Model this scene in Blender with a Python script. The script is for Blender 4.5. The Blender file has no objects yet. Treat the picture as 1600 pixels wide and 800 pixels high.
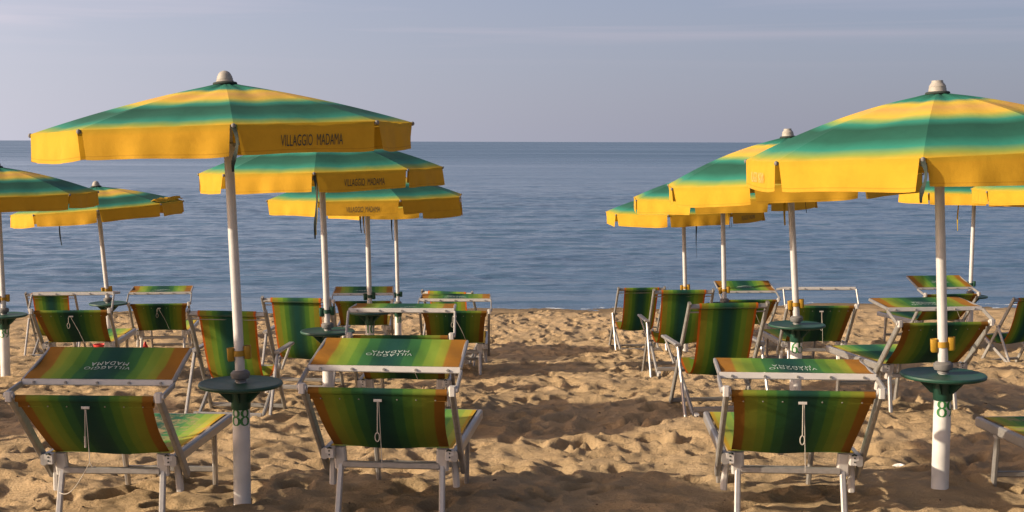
import bpy, math, random
import numpy as np
from mathutils import Vector, Matrix
R_ = math.radians
random.seed(7); rng = np.random.default_rng(11)
scene = bpy.context.scene
col = scene.collection

# ------------------------------------------------------------------ camera, sky, sun, exposure
cam_d = bpy.data.cameras.new('camera'); cam = bpy.data.objects.new('camera', cam_d); col.objects.link(cam)
cam_d.sensor_width = 36.0; cam_d.lens = 47.25; cam_d.clip_start = 0.05; cam_d.clip_end = 60000
pit, rol = math.atan(178.5/2100), math.atan(4.5/1600)
cf = Vector((0, math.cos(pit), -math.sin(pit))); cr0 = Vector((1, 0, 0)); cu0 = Vector((0, math.sin(pit), math.cos(pit)))
cr = cr0*math.cos(rol) + cu0*math.sin(rol); cu = cu0*math.cos(rol) - cr0*math.sin(rol)
cam.matrix_world = Matrix(((cr.x, cu.x, -cf.x, 0), (cr.y, cu.y, -cf.y, 0), (cr.z, cu.z, -cf.z, 1.8), (0, 0, 0, 1)))
scene.camera = cam

HAZE = (5.30, 4.85, 5.10)
SUN_EL, SUN_A = 20.0, 75.0          # elevation; degrees left of straight behind the camera
sd = Vector((-math.sin(R_(SUN_A))*math.cos(R_(SUN_EL)), -math.cos(R_(SUN_A))*math.cos(R_(SUN_EL)), math.sin(R_(SUN_EL))))
world = bpy.data.worlds.new('World'); scene.world = world; world.use_nodes = True
wn, wl = world.node_tree.nodes, world.node_tree.links
wn.clear()
wo = wn.new('ShaderNodeOutputWorld'); bg = wn.new('ShaderNodeBackground'); sky = wn.new('ShaderNodeTexSky')
sky.sky_type = 'NISHITA'; sky.sun_disc = False; sky.sun_elevation = R_(SUN_EL)
sky.sun_rotation = math.atan2(sd.x, sd.y)
sky.altitude = 0; sky.air_density = 0.8; sky.dust_density = 0.5; sky.ozone_density = 3.0
def wnode(t, **kw):
    n = wn.new(t)
    for k, v in kw.items(): setattr(n, k, v)
    return n
def wmath(op, a, b=None, c=None):
    n = wnode('ShaderNodeMath', operation=op)
    for i, q in enumerate((a, b, c)):
        if q is None: continue
        if isinstance(q, (int, float)): n.inputs[i].default_value = q
        else: wl.new(q, n.inputs[i])
    return n.outputs[0]
tc = wn.new('ShaderNodeTexCoord'); nrm = wnode('ShaderNodeVectorMath', operation='NORMALIZE'); wl.new(tc.outputs['Generated'], nrm.inputs[0])
sx3 = wn.new('ShaderNodeSeparateXYZ'); wl.new(nrm.outputs[0], sx3.inputs[0])
dt = wnode('ShaderNodeVectorMath', operation='DOT_PRODUCT'); wl.new(nrm.outputs[0], dt.inputs[0]); dt.inputs[1].default_value = sd
# morning haze over the sea: light scattered forward by the moist air (one phase function per colour), thinning out towards the zenith
zc = wmath('MAXIMUM', sx3.outputs['Z'], 0.0)
thick = wmath('SUBTRACT', 1.0, wmath('EXPONENT', wmath('DIVIDE', -.20, wmath('ADD', zc, .06))))
ch = []
for g_, amp in ((.60, HAZE[0]), (.53, HAZE[1]), (.42, HAZE[2])):
    den = wmath('SUBTRACT', 1+g_*g_, wmath('MULTIPLY', dt.outputs['Value'], 2*g_))
    ch.append(wmath('MULTIPLY', wmath('POWER', den, -1.5), amp))
hz_c = wn.new('ShaderNodeCombineXYZ')
for i_, q in enumerate(ch): wl.new(q, hz_c.inputs[i_])
# thin high cirrus, drawn out in long streaks
mp = wn.new('ShaderNodeMapping'); mp.inputs['Scale'].default_value = (1.3, 1.3, 34); mp.inputs['Rotation'].default_value = (0.0, R_(2.2), 0.0)
nz = wn.new('ShaderNodeTexNoise'); nz.inputs['Scale'].default_value = 1.5; nz.inputs['Detail'].default_value = 5; nz.inputs['Roughness'].default_value = .5; nz.inputs['Distortion'].default_value = .4
wl.new(nrm.outputs[0], mp.inputs['Vector']); wl.new(mp.outputs['Vector'], nz.inputs['Vector'])
rp = wn.new('ShaderNodeMapRange'); rp.inputs['From Min'].default_value = .48; rp.inputs['From Max'].default_value = .74; wl.new(nz.outputs['Fac'], rp.inputs['Value'])
up = wn.new('ShaderNodeMapRange'); up.inputs['From Min'].default_value = .050; up.inputs['From Max'].default_value = .085; wl.new(zc, up.inputs['Value'])
cir = wmath('MULTIPLY', rp.outputs['Result'], up.outputs['Result'])
tint = wnode('ShaderNodeMix', data_type='RGBA', blend_type='MULTIPLY'); tint.inputs[0].default_value = 1.0; tint.inputs[7].default_value = (.86, .78, .80, 1)
wl.new(sky.outputs['Color'], tint.inputs[6])
mixh = wnode('ShaderNodeMix', data_type='RGBA'); wl.new(thick, mixh.inputs[0]); wl.new(tint.outputs[2], mixh.inputs[6]); wl.new(hz_c.outputs[0], mixh.inputs[7])
cl = wnode('ShaderNodeMix', data_type='RGBA', blend_type='MULTIPLY'); wl.new(cir, cl.inputs[0]); wl.new(mixh.outputs[2], cl.inputs[6]); cl.inputs[7].default_value = (1.30, 1.15, 1.10, 1)
wl.new(cl.outputs[2], bg.inputs['Color']); bg.inputs['Strength'].default_value = 0.1
wl.new(bg.outputs['Background'], wo.inputs['Surface'])

sun_d = bpy.data.lights.new('sun', 'SUN'); sun_d.energy = 5.0; sun_d.angle = R_(0.6); sun_d.color = (1.0, .84, .63)
sun = bpy.data.objects.new('sun', sun_d); col.objects.link(sun)
sun.rotation_euler = sd.to_track_quat('Z', 'Y').to_euler(); sun.location = (-12, -2, 9)
vs = scene.view_settings; vs.view_transform = 'Standard'; vs.look = 'None'; vs.exposure = 0.62; vs.gamma = 1.0; vs.use_curve_mapping = False

# ------------------------------------------------------------------ materials
def new_mat(name):
    m = bpy.data.materials.new(name); m.use_nodes = True
    nt = m.node_tree; nt.nodes.clear()
    o = nt.nodes.new('ShaderNodeOutputMaterial')
    return m, nt, o
def N(nt, t, **kw):
    n = nt.nodes.new(t)
    for k, v in kw.items():
        if k in n.inputs: n.inputs[k].default_value = v
        else: setattr(n, k, v)
    return n
def ramp(nt, stops, interp='LINEAR'):
    r = nt.nodes.new('ShaderNodeValToRGB'); cr_ = r.color_ramp; cr_.interpolation = interp
    while len(cr_.elements) < len(stops): cr_.elements.new(0.5)
    for e, (p, c) in zip(cr_.elements, stops): e.position = p; e.color = (*c, 1)
    return r
def simple(name, c, rough=.5, metal=0., noise=.12, bump=.0, scale=30, spec=.5):
    m, nt, o = new_mat(name); L = nt.links
    p = N(nt, 'ShaderNodeBsdfPrincipled', Roughness=rough, Metallic=metal); p.inputs['Specular IOR Level'].default_value = spec
    t = N(nt, 'ShaderNodeTexCoord'); n = N(nt, 'ShaderNodeTexNoise', Scale=scale, Detail=4.)
    L.new(t.outputs['Object'], n.inputs['Vector'])
    r = ramp(nt, [(.3, tuple(x*(1-noise) for x in c)), (.7, tuple(min(1, x*(1+noise)) for x in c))])
    L.new(n.outputs['Fac'], r.inputs['Fac']); L.new(r.outputs['Color'], p.inputs['Base Color'])
    rr = N(nt, 'ShaderNodeMapRange'); rr.inputs['To Min'].default_value = rough*.8; rr.inputs['To Max'].default_value = min(1, rough*1.25)
    L.new(n.outputs['Fac'], rr.inputs['Value']); L.new(rr.outputs['Result'], p.inputs['Roughness'])
    if bump:
        b = N(nt, 'ShaderNodeBump', Strength=bump, Distance=.003); L.new(n.outputs['Fac'], b.inputs['Height']); L.new(b.outputs['Normal'], p.inputs['Normal'])
    L.new(p.outputs['BSDF'], o.inputs['Surface'])
    return m
def cloth(name, stops, coord, interp='LINEAR', trans=.25, sandy=False):
    """striped cloth: coord 'U' or 'V' of the mesh's UV picks the stripe"""
    m, nt, o = new_mat(name); L = nt.links
    uv = N(nt, 'ShaderNodeUVMap'); sep = N(nt, 'ShaderNodeSeparateXYZ'); L.new(uv.outputs['UV'], sep.inputs['Vector'])
    r = ramp(nt, stops, interp); L.new(sep.outputs['X' if coord == 'U' else 'Y'], r.inputs['Fac'])
    t = N(nt, 'ShaderNodeTexCoord'); n = N(nt, 'ShaderNodeTexNoise', Scale=7., Detail=6., Roughness=.65); L.new(t.outputs['Object'], n.inputs['Vector'])
    dirt = ramp(nt, [(.25, (.88, .87, .86)), (.55, (1, 1, 1)), (.8, (1.0, .98, .96))]); L.new(n.outputs['Fac'], dirt.inputs['Fac'])
    mx = N(nt, 'ShaderNodeMix', data_type='RGBA', blend_type='MULTIPLY'); mx.inputs[0].default_value = 1
    L.new(r.outputs['Color'], mx.inputs[6]); L.new(dirt.outputs['Color'], mx.inputs[7])
    c = mx.outputs[2]
    if sandy:   # a scatter of dry sand lying on the middle of the cloth
        n2 = N(nt, 'ShaderNodeTexNoise', Scale=5., Detail=8., Roughness=.8); L.new(t.outputs['Object'], n2.inputs['Vector'])
        r2 = ramp(nt, [(.49, (0, 0, 0)), (.58, (.75, .75, .75))]); L.new(n2.outputs['Fac'], r2.inputs['Fac'])
        m2 = N(nt, 'ShaderNodeMix', data_type='RGBA'); m2.inputs[7].default_value = (.40, .27, .14, 1)
        L.new(r2.outputs['Color'], m2.inputs[0]); L.new(c, m2.inputs[6]); c = m2.outputs[2]
    wv = N(nt, 'ShaderNodeTexNoise', Scale=420., Detail=1.); L.new(t.outputs['Object'], wv.inputs['Vector'])
    b = N(nt, 'ShaderNodeBump', Strength=.25, Distance=.002); L.new(wv.outputs['Fac'], b.inputs['Height'])
    n3 = N(nt, 'ShaderNodeTexNoise', Scale=11., Detail=3.); L.new(t.outputs['Object'], n3.inputs['Vector'])
    b2 = N(nt, 'ShaderNodeBump', Strength=.16, Distance=.02); L.new(n3.outputs['Fac'], b2.inputs['Height']); L.new(b.outputs['Normal'], b2.inputs['Normal'])
    d = N(nt, 'ShaderNodeBsdfPrincipled', Roughness=.85); d.inputs['Specular IOR Level'].default_value = .2
    d.inputs['Sheen Weight'].default_value = 0.
    tr = N(nt, 'ShaderNodeBsdfTranslucent'); ms = N(nt, 'ShaderNodeMixShader'); ms.inputs['Fac'].default_value = trans
    L.new(c, d.inputs['Base Color']); L.new(c, tr.inputs['Color'])
    for q in (d, tr): L.new(b2.outputs['Normal'], q.inputs['Normal'])
    L.new(d.outputs['BSDF'], ms.inputs[1]); L.new(tr.outputs['BSDF'], ms.inputs[2]); L.new(ms.outputs['Shader'], o.inputs['Surface'])
    return m
Y_, YO, GD, TE = (.56, .315, .022), (.52, .30, .075), (.013, .070, .046), (.024, .185, .13)
canopy_stops = [(0, GD), (.13, (.016, .13, .085)), (.20, TE), (.27, (.53, .38, .04)), (.36, YO), (.47, (.54, .36, .045)), (.53, (.20, .30, .08)), (.58, TE),
                (.65, GD), (.79, (.016, .095, .065)), (.88, TE), (.945, (.20, .26, .05)), (.985, (.42, .29, .025)), (1.0, Y_)]
M = {}
M['canopy'] = cloth('striped_canopy_cloth', canopy_stops, 'V', trans=.05)
M['valance'] = cloth('yellow_valance_cloth', [(0, (.44, .29, .022)), (.22, Y_), (.86, (.55, .31, .022)), (.885, (.40, .21, .016)), (.90, (.54, .305, .025)), (1, (.54, .305, .025))], 'V', trans=.22)
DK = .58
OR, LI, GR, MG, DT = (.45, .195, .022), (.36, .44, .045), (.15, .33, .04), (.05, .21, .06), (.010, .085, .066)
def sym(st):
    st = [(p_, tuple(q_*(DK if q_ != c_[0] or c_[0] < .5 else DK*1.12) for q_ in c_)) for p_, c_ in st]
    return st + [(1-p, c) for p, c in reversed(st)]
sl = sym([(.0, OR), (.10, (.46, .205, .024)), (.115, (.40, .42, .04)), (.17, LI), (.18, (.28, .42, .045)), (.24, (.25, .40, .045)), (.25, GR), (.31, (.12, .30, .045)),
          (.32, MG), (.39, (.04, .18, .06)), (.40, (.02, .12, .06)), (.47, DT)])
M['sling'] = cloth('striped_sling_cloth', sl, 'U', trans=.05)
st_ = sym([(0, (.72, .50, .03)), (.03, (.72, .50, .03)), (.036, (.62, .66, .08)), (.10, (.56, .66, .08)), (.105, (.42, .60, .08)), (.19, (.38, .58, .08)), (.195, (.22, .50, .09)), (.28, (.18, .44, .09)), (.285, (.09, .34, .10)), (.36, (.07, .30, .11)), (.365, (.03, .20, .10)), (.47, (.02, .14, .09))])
bk_shaded = [(p_, tuple(q_*.64 for q_ in c_)) for p_, c_ in sl]  # same cloth as the visors, darkened: shade on the lounger backs painted in
bk_shaded = [(p_*.75 if p_ < .12 else 1-(1-p_)*.75 if p_ > .88 else p_, c_) for p_, c_ in bk_shaded]
M['back'] = cloth('striped_backrest_cloth_shaded', bk_shaded, 'U', trans=.05)
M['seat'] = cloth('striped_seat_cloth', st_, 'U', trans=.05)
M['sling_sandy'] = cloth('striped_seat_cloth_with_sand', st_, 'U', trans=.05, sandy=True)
dk = sym([(0, (.62, .14, .01)), (.035, (.60, .16, .01)), (.045, (.30, .26, .02)), (.15, (.30, .30, .025)), (.16, (.20, .34, .03)), (.24, (.22, .36, .035)), (.26, (.10, .26, .03)),
          (.33, (.08, .22, .035)), (.35, (.04, .15, .045)), (.42, (.018, .09, .05)), (.47, DT)])
M['deck'] = cloth('striped_deckchair_cloth', dk, 'U', trans=.05)
M['alu'] = simple('brushed_aluminium', (.34, .325, .305), .42, .6, .08, .1, 60)
M['alu_dull'] = simple('weathered_aluminium', (.28, .27, .25), .5, .6, .15, .1, 40)
M['white_plastic'] = simple('white_plastic', (.44, .42, .39), .5, 0, .06, .05, 25)
M['pole'] = simple('white_painted_pole', (.46, .45, .44), .4, .1, .08, .05, 18)
M['post'] = simple('white_painted_post', (.56, .545, .515), .55, 0, .12, .25, 9)
M['green_plastic'] = simple('green_plastic', (.008, .052, .032), .5, 0, .15, .1, 20)
M['yellow_plastic'] = simple('yellow_plastic', (.32, .18, .012), .5, 0, .15, .05, 20)
M['grey_rubber'] = simple('grey_rubber', (.13, .125, .12), .6, 0, .1, .1, 30)
M['finial'] = simple('grey_finial_plastic', (.27, .25, .22), .6, 0, .1, .1, 40)
M['cord'] = simple('white_cord', (.36, .33, .28), .8, 0, .1, .1, 200)
M['black'] = simple('black_webbing', (.012, .022, .016), .8, 0, .2, .1, 80)
M['white_ink'] = simple('white_print', (.40, .47, .42), .7, 0, .05)
M['dark_ink'] = simple('dark_green_print', (.03, .035, .02), .7, 0, .05)
M['pale_ink'] = simple('faded_print', (.55, .33, .12), .7, 0, .05)
M['green_ink'] = simple('green_number_paint', (.02, .15, .03), .6, 0, .1)
M['red'] = simple('red_plastic', (.45, .02, .015), .5, 0, .1)
M['shell'] = simple('white_shell', (.78, .74, .68), .5, 0, .1)

# ------------------------------------------------------------------ mesh helpers
class MB:
    def __init__(self): self.v = []; self.f = []; self.uv = {}
    def add(self, vs, fs):
        o = len(self.v); self.v += [tuple(p) for p in vs]; self.f += [tuple(i+o for i in q) for q in fs]; return o
    def bar(self, p0, p1, w, h, side=(1, 0, 0), ch=.25):
        """chamfered box bar from p0 to p1; w along side, h across"""
        p0, p1 = Vector(p0), Vector(p1); d = (p1-p0).normalized(); s = Vector(side)
        s = s - d*s.dot(d)
        if s.length < 1e-4: s = Vector((0, 1, 0)) - d*d.y
        s.normalize(); n = d.cross(s); c = min(w, h)*ch; W, H = w/2, h/2
        pr = [(W-c, H), (-W+c, H), (-W, H-c), (-W, -H+c), (-W+c, -H), (W-c, -H), (W, -H+c), (W, H-c)]
        vs = [p+s*a+n*b for p in (p0, p1) for a, b in pr]
        self.add(vs, [(i, (i+1) % 8, 8+(i+1) % 8, 8+i) for i in range(8)] + [tuple(range(7, -1, -1)), tuple(range(8, 16))]); return self
    def tube(self, pts, r, n=8, caps=True):
        pts = [Vector(p) for p in pts]; rs = r if isinstance(r, (list, tuple)) else [r]*len(pts)
        ref = Vector((0, 0, 1)); vs = []
        for i, p in enumerate(pts):
            d = (pts[min(i+1, len(pts)-1)] - pts[max(i-1, 0)]).normalized()
            if abs(d.dot(ref)) > .95: ref = Vector((1, 0, 0))
            a = (ref - d*ref.dot(d)).normalized(); b = d.cross(a); ref = a
            vs += [p + (a*math.cos(t) + b*math.sin(t))*rs[i] for t in [2*math.pi*k/n for k in range(n)]]
        fs = [(i*n+k, i*n+(k+1) % n, (i+1)*n+(k+1) % n, (i+1)*n+k) for i in range(len(pts)-1) for k in range(n)]
        if caps: fs += [tuple(range(n-1, -1, -1)), tuple(range((len(pts)-1)*n, len(pts)*n))]
        self.add(vs, fs); return self
    def lathe(self, prof, n=24, c=(0, 0, 0)):
        vs = [(c[0]+r*math.cos(2*math.pi*k/n), c[1]+r*math.sin(2*math.pi*k/n), c[2]+z) for r, z in prof for k in range(n)]
        fs = [(i*n+k, i*n+(k+1) % n, (i+1)*n+(k+1) % n, (i+1)*n+k) for i in range(len(prof)-1) for k in range(n)]
        fs += [tuple(range(n-1, -1, -1)), tuple(range((len(prof)-1)*n, len(prof)*n))]
        self.add(vs, fs); return self
    def grid(self, P, uv):
        """P[i][j] points, uv[i][j]"""
        nj = len(P[0]); o = self.add([p for row in P for p in row], [(i*nj+j, i*nj+j+1, (i+1)*nj+j+1, (i+1)*nj+j) for i in range(len(P)-1) for j in range(nj-1)])
        for i, row in enumerate(uv):
            for j, q in enumerate(row): self.uv[o+i*nj+j] = q
        return self
    def mesh(self, name, mat, smooth=40):
        me = bpy.data.meshes.new(name); me.from_pydata(self.v, [], self.f)
        if self.uv:
            l = me.uv_layers.new(name='UVMap')
            vi = np.empty(len(me.loops), np.int32); me.loops.foreach_get('vertex_index', vi)
            arr = np.array([self.uv.get(int(i), (0, 0)) for i in vi], np.float32); l.data.foreach_set('uv', arr.ravel())
        me.materials.append(mat)
        if smooth:
            me.polygons.foreach_set('use_smooth', [True]*len(me.polygons)); me.set_sharp_from_angle(angle=R_(smooth))
        me.update(); return me
    def build(self, name, mat, parent=None, smooth=40):
        return link(name, self.mesh(name, mat, smooth), parent)
def link(name, me, parent=None):
    o = bpy.data.objects.new(name, me); col.objects.link(o); o.parent = parent; return o
def thing(name, loc, rz, label, cat, group=None):
    o = bpy.data.objects.new(name, None); col.objects.link(o); o.location = loc; o.rotation_euler = (0, 0, rz); o.empty_display_size = .1
    o['label'] = label; o['category'] = cat
    if group: o['group'] = group
    return o
def text_mesh(s, mat, tw, th, shear=0., spacing=1., offset=0.):
    cu_ = bpy.data.curves.new('lettering', 'FONT'); cu_.body = s; cu_.size = 1; cu_.align_x = 'CENTER'; cu_.align_y = 'CENTER'; cu_.shear = shear
    cu_.space_character = spacing; cu_.space_line = .95; cu_.offset = offset; cu_.resolution_u = 3
    ob = bpy.data.objects.new('lettering', cu_); col.objects.link(ob)
    dg = bpy.context.evaluated_depsgraph_get(); me = bpy.data.meshes.new_from_object(ob.evaluated_get(dg))
    bpy.data.objects.remove(ob); bpy.data.curves.remove(cu_)
    co = np.empty(len(me.vertices)*3, np.float32); me.vertices.foreach_get('co', co); co = co.reshape(-1, 3); lo, hi = co.min(0), co.max(0); co[:, 0] = (co[:, 0]-(lo[0]+hi[0])/2)*tw/(hi[0]-lo[0]); co[:, 1] = (co[:, 1]-(lo[1]+hi[1])/2)*th/(hi[1]-lo[1])
    me.vertices.foreach_set('co', co.ravel()); me.materials.clear(); me.materials.append(mat); me.name = 'lettering'
    return me

# ------------------------------------------------------------------ value noise (numpy)
_tab = rng.random((256, 256))
def vnoise(x, y):
    xi = np.floor(x).astype(int); yi = np.floor(y).astype(int); fx = x-xi; fy = y-yi
    fx = fx*fx*fx*(fx*(fx*6-15)+10); fy = fy*fy*fy*(fy*(fy*6-15)+10)
    a = _tab[xi & 255, yi & 255]; b = _tab[(xi+1) & 255, yi & 255]; c = _tab[xi & 255, (yi+1) & 255]; d = _tab[(xi+1) & 255, (yi+1) & 255]
    return (a+(b-a)*fx)*(1-fy) + (c+(d-c)*fx)*fy
def fbm(x, y, o=4, g=.5):
    s = 0; a = 1; t = 0
    for k in range(o):
        ca, sa = math.cos(.7*k+.3), math.sin(.7*k+.3)
        s = s + a*vnoise((ca*x - sa*y)*2**k + 17.3*k, (sa*x + ca*y)*2**k + 5.1*k); t += a; a *= g
    return s/t

# ------------------------------------------------------------------ the lay-out of the beach (metres; camera stands at the origin looking along +Y)
SEA_Z = -1.0
PY = [-40, -10, 0, 6.0, 6.6, 9, 12, 14, 16, 19, 22.3, 26, 40, 80]
PZ = [1.6, .75, .35, .035, 0, -.155, -.395, -.575, -.735, -.885, -1.0, -1.2, -2.2, -5]
LOUNGERS = {   # x, y, z, yaw, backrest angle, visor panel angle, visor arm angle
 'a': (-1.869, 6.148, -.023, -.034, .792, .291, .173), 'b': (-.562, 6.115, .015, -.086, .80, .225, .334), 'c': (1.281, 6.044, .013, -.062, .818, .03, .20),
 'd': (-3.882, 11.954, -.376, .102, .782, -.10, .82), 'e': (-4.03, 15.378, -.751, .136, .821, .101, .605), 'f': (-.722, 8.964, -.172, -.005, .818, -.03, .98),
 'g': (-1.72, 15.518, -.707, .071, .774, .118, .336), 'h': (-.551, 13.036, -.541, .01, .85, .023, .493), 'i': (2.826, 16.211, -.779, .075, .811, .262, .439),
 'j': (2.934, 12.924, -.496, .03, .909, -.144, 1.027), 'k': (2.921, 9.423, -.129, .143, .797, .081, .419), 'l': (5.116, 15.964, -.684, .156, .826, .324, .287),
 'm': (2.80, 5.88, .03, .06, .82, .2, .3)}
DECKS = {'a': (1.491, 9.659, -.124, .147), 'b': (1.602, 12.889, -.387, .091), 'c': (1.525, 16.347, -.742, .151), 'd': (5.695, 15.105, -.703, .446),
         'e': (-2.014, 9.809, -.209, -.109), 'f': (-5.50, 16.12, -.80, .062), 'g': (-1.78, 11.405, -.30, -.10), 'h': (-.623, 14.604, -.60, -.30)}
UM = {   # table (x,y,z), apex (x,y,z), rise, R, rib angle, number, clip colour
}
def U(k, Y, base, apex, rise, R, th, num, clip):
    UM[k] = (Vector(base), Vector(apex), rise, R, R_(th), num, clip)
U('u88', 6.6, (-1.346, 6.6, 0.607), (-1.402, 6.6, 2.09), 0.228, 0.915, 13.5, ('88', -6), 'y')
U('u89', 6.6, (2.143, 6.6, 0.661), (2.073, 6.6, 2.053), 0.30, 0.95, -21.4, ('89', 30), 'y')
U('row2_left', 10.2, (-1.409, 10.2, 0.359), (-1.454, 10.2, 1.861), 0.28, 0.918, 4.9, None, 'g')
U('row3_left', 13.0, (-1.383, 13.0, 0.153), (-1.411, 13.0, 1.534), 0.27, 0.98, 24.1, ('10', 5), 'g')
U('row4_left', 17.0, (-1.449, 17.0, -0.287), (-1.483, 17.0, 1.268), 0.27, 0.9, 24.9, ('16', 25), 'g')
U('row2_right', 9.8, (2.094, 9.8, 0.473), (2.001, 9.8, 1.85), 0.315, 0.94, -27.1, ('65', 15), 'y')
U('row3_right', 13.8, (2.198, 13.8, 0.135), (2.149, 13.8, 1.528), 0.275, 0.967, -26.0, None, 'y')
U('row4_right', 16.0, (2.079, 16.0, -0.077), (2.03, 16.0, 1.263), 0.27, 0.945, -17.4, None, 'y')
U('far_right', 16.5, (5.661, 16.5, -0.078), (5.675, 16.5, 1.468), 0.27, 0.9, -8.9, None, 'g')
U('edge_right', 13.5, (5.645, 13.5, 0.162), (5.555, 13.5, 1.678), 0.3, 0.93, -29.7, None, 'y')
U('edge_left', 12.3, (-4.683, 12.3, 0.202), (-4.714, 12.3, 1.568), 0.26, 0.88, 18.8, ('39', 0), 'y')
U('back_left', 14.8, (-4.475, 14.8, 0.01), (-4.58, 14.8, 1.307), 0.246, 0.915, 16.8, None, 'y')
U('out_a', 8.3, (-4.35, 8.3, 0.485), (-4.4, 8.3, 1.9049999999999998), .27, .94, 12., None, 'y')
U('out_c', 8.4, (-8.2, 8.4, 0.485), (-8.25, 8.4, 1.9049999999999998), .27, .94, 12., None, 'y')

U('out_b', 5.0, (-4.75, 5.0, .66), (-4.78, 5.0, 2.17), .25, .94, 12., None, 'y')
anch = [(v[0].x, v[0].y, v[0].z-.60) for v in UM.values()] + [(v[0], v[1]+.3, v[2]) for v in LOUNGERS.values()] + [v[:3] for v in DECKS.values()]
anch = np.array(anch)
def base_z(x, y):
    t = np.clip((y-14)/6, 0, 1); t = t*t*(3-2*t)
    und = (fbm(x*.33+3.7, x*0+1.5, 3)-.5)*1.5 + (fbm(x*1.3+9.1, x*0+4.2, 2)-.5)*.5
    return np.interp(y - .11*x*t*np.clip(1-np.abs(x)/400, 0, 1) + und*t, PY, PZ)
_res = anch[:, 2] - base_z(anch[:, 0], anch[:, 1])
def smooth_z(x, y):
    w = np.exp(-((x[..., None]-anch[:, 0])**2 + (y[..., None]-anch[:, 1])**2)/(2*.75**2))
    return base_z(x, y) + (w*_res).sum(-1)/(w.sum(-1) + .25)

# ------------------------------------------------------------------ beach sand
def axis(segs):
    out = [segs[0][0]]
    for a, b, s0, s1 in segs:
        x = a; n = 0
        L = b-a; k = max(1, int(round(L/((s0+s1)/2)))); w = np.linspace(s0, s1, k); w = w/w.sum()*L
        out += list(a+np.cumsum(w))
    return np.array(out)
xs = axis([(-90, -16, 6, .5), (-16, -7, .3, .06), (-7, -3.2, .05, .022), (-3.2, 3.2, .02, .02), (3.2, 7, .022, .05), (7, 16, .06, .3), (16, 90, .5, 6)])
ys = axis([(-40, 3, 5, .2), (3, 5.2, .08, .02), (5.2, 8.5, .017, .02), (8.5, 14, .022, .04), (14, 23.2, .04, .06), (23.2, 60, .2, 4)])
X, Yg = np.meshgrid(xs, ys)
Z = np.empty_like(X)
for i in range(0, len(ys), 40): Z[i:i+40] = smooth_z(X[i:i+40], Yg[i:i+40])
wx = X + .22*(fbm(X*1.6+3, Yg*1.6, 3)-.5); wy = Yg + .22*(fbm(X*1.6+40, Yg*1.6+9, 3)-.5)
rid = 1-np.abs(2*fbm(wx*1.55, wy*1.9+70, 2)-1)
rid2 = 1-np.abs(2*fbm(wx*3.4+21, wy*4.0+7, 2)-1)
lump = (fbm(wx*1.1+9, wy*1.3, 2)-.5)*.07 + (rid-.72)*.055 + (rid2-.72)*.026 + (fbm(wx*5.2, wy*6.0, 3)-.5)*.060 + (fbm(X*13, Yg*15, 3)-.5)*.030
amp = np.clip((23.0 - (Yg-.11*X))/2.5, 0.05, 1)*np.where(Yg > 15, .95, 1.0)
Zs = Z.copy(); Z = Z + lump*amp
# footprints and hollows trodden by people walking between the chairs
for k in range(6500):
    px_, py_ = random.uniform(-11, 11), random.uniform(4.2, 21.8)
    a = random.uniform(0, 6.28); la, lb = random.uniform(.05, .13), random.uniform(.035, .07); dp = random.uniform(.018, .060)
    i0, i1 = np.searchsorted(xs, (px_-.45, px_+.45)); j0, j1 = np.searchsorted(ys, (py_-.45, py_+.45))
    dx = X[j0:j1, i0:i1]-px_; dy = Yg[j0:j1, i0:i1]-py_
    u = (dx*math.cos(a)+dy*math.sin(a))/la; v = (-dx*math.sin(a)+dy*math.cos(a))/lb; q = np.sqrt(u*u+v*v)
    Z[j0:j1, i0:i1] += -dp*np.exp(-(q**5)*.7) + dp*.26*np.exp(-((q-1.5)**2)*6)
dz_ = Z - Zs; Z = Zs + np.where(dz_ > .03, .03+(dz_-.03)*.6, dz_)     # loose sand slumps: no sharp peaks
for bx_, by_, bz_ in ((-1.346, 6.6, -.012), (2.143, 6.6, .085)):            # sand lies at this height round the two near posts
    w_ = np.exp(-((X-bx_)**2+((Yg-by_+.12)/1.1)**2)/(2*.32**2)); Z = Z*(1-w_) + w_*(bz_ - .066*(Yg-by_) + .35*(Z-Zs))
def grid_mesh(name, X, Y, Z, mat):
    ny, nx = X.shape; me = bpy.data.meshes.new(name)
    co = np.stack([X, Y, Z], -1).astype(np.float32).reshape(-1)
    a = (np.arange(ny-1)[:, None]*nx + np.arange(nx-1)[None, :]).reshape(-1)
    idx = np.stack([a, a+1, a+nx+1, a+nx], -1).astype(np.int32).reshape(-1); nf = len(a)
    me.vertices.add(nx*ny); me.vertices.foreach_set('co', co)
    me.loops.add(nf*4); me.loops.foreach_set('vertex_index', idx)
    me.polygons.add(nf); me.polygons.foreach_set('loop_start', np.arange(nf, dtype=np.int32)*4); me.polygons.foreach_set('loop_total', np.full(nf, 4, np.int32))
    me.update(calc_edges=True); me.polygons.foreach_set('use_smooth', np.ones(nf, bool)); me.materials.append(mat); return me
m, nt, o = new_mat('beach_sand'); L = nt.links
p = N(nt, 'ShaderNodeBsdfPrincipled', Roughness=.95); p.inputs['Specular IOR Level'].default_value = .15
t = N(nt, 'ShaderNodeTexCoord')
n1 = N(nt, 'ShaderNodeTexNoise', Scale=2.2, Detail=6., Roughness=.65); n2 = N(nt, 'ShaderNodeTexNoise', Scale=260., Detail=3., Roughness=.7); n3 = N(nt, 'ShaderNodeTexNoise', Scale=38., Detail=5., Roughness=.7)
for q in (n1, n2, n3): L.new(t.outputs['Object'], q.inputs['Vector'])
r1 = ramp(nt, [(.3, (.37, .262, .147)), (.5, (.44, .316, .178)), (.72, (.49, .355, .21))]); L.new(n1.outputs['Fac'], r1.inputs['Fac'])
r2 = ramp(nt, [(.28, (.55, .52, .48)), (.45, (.95, .95, .95)), (.75, (1.2, 1.2, 1.2))]); L.new(n2.outputs['Fac'], r2.inputs['Fac'])
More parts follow.
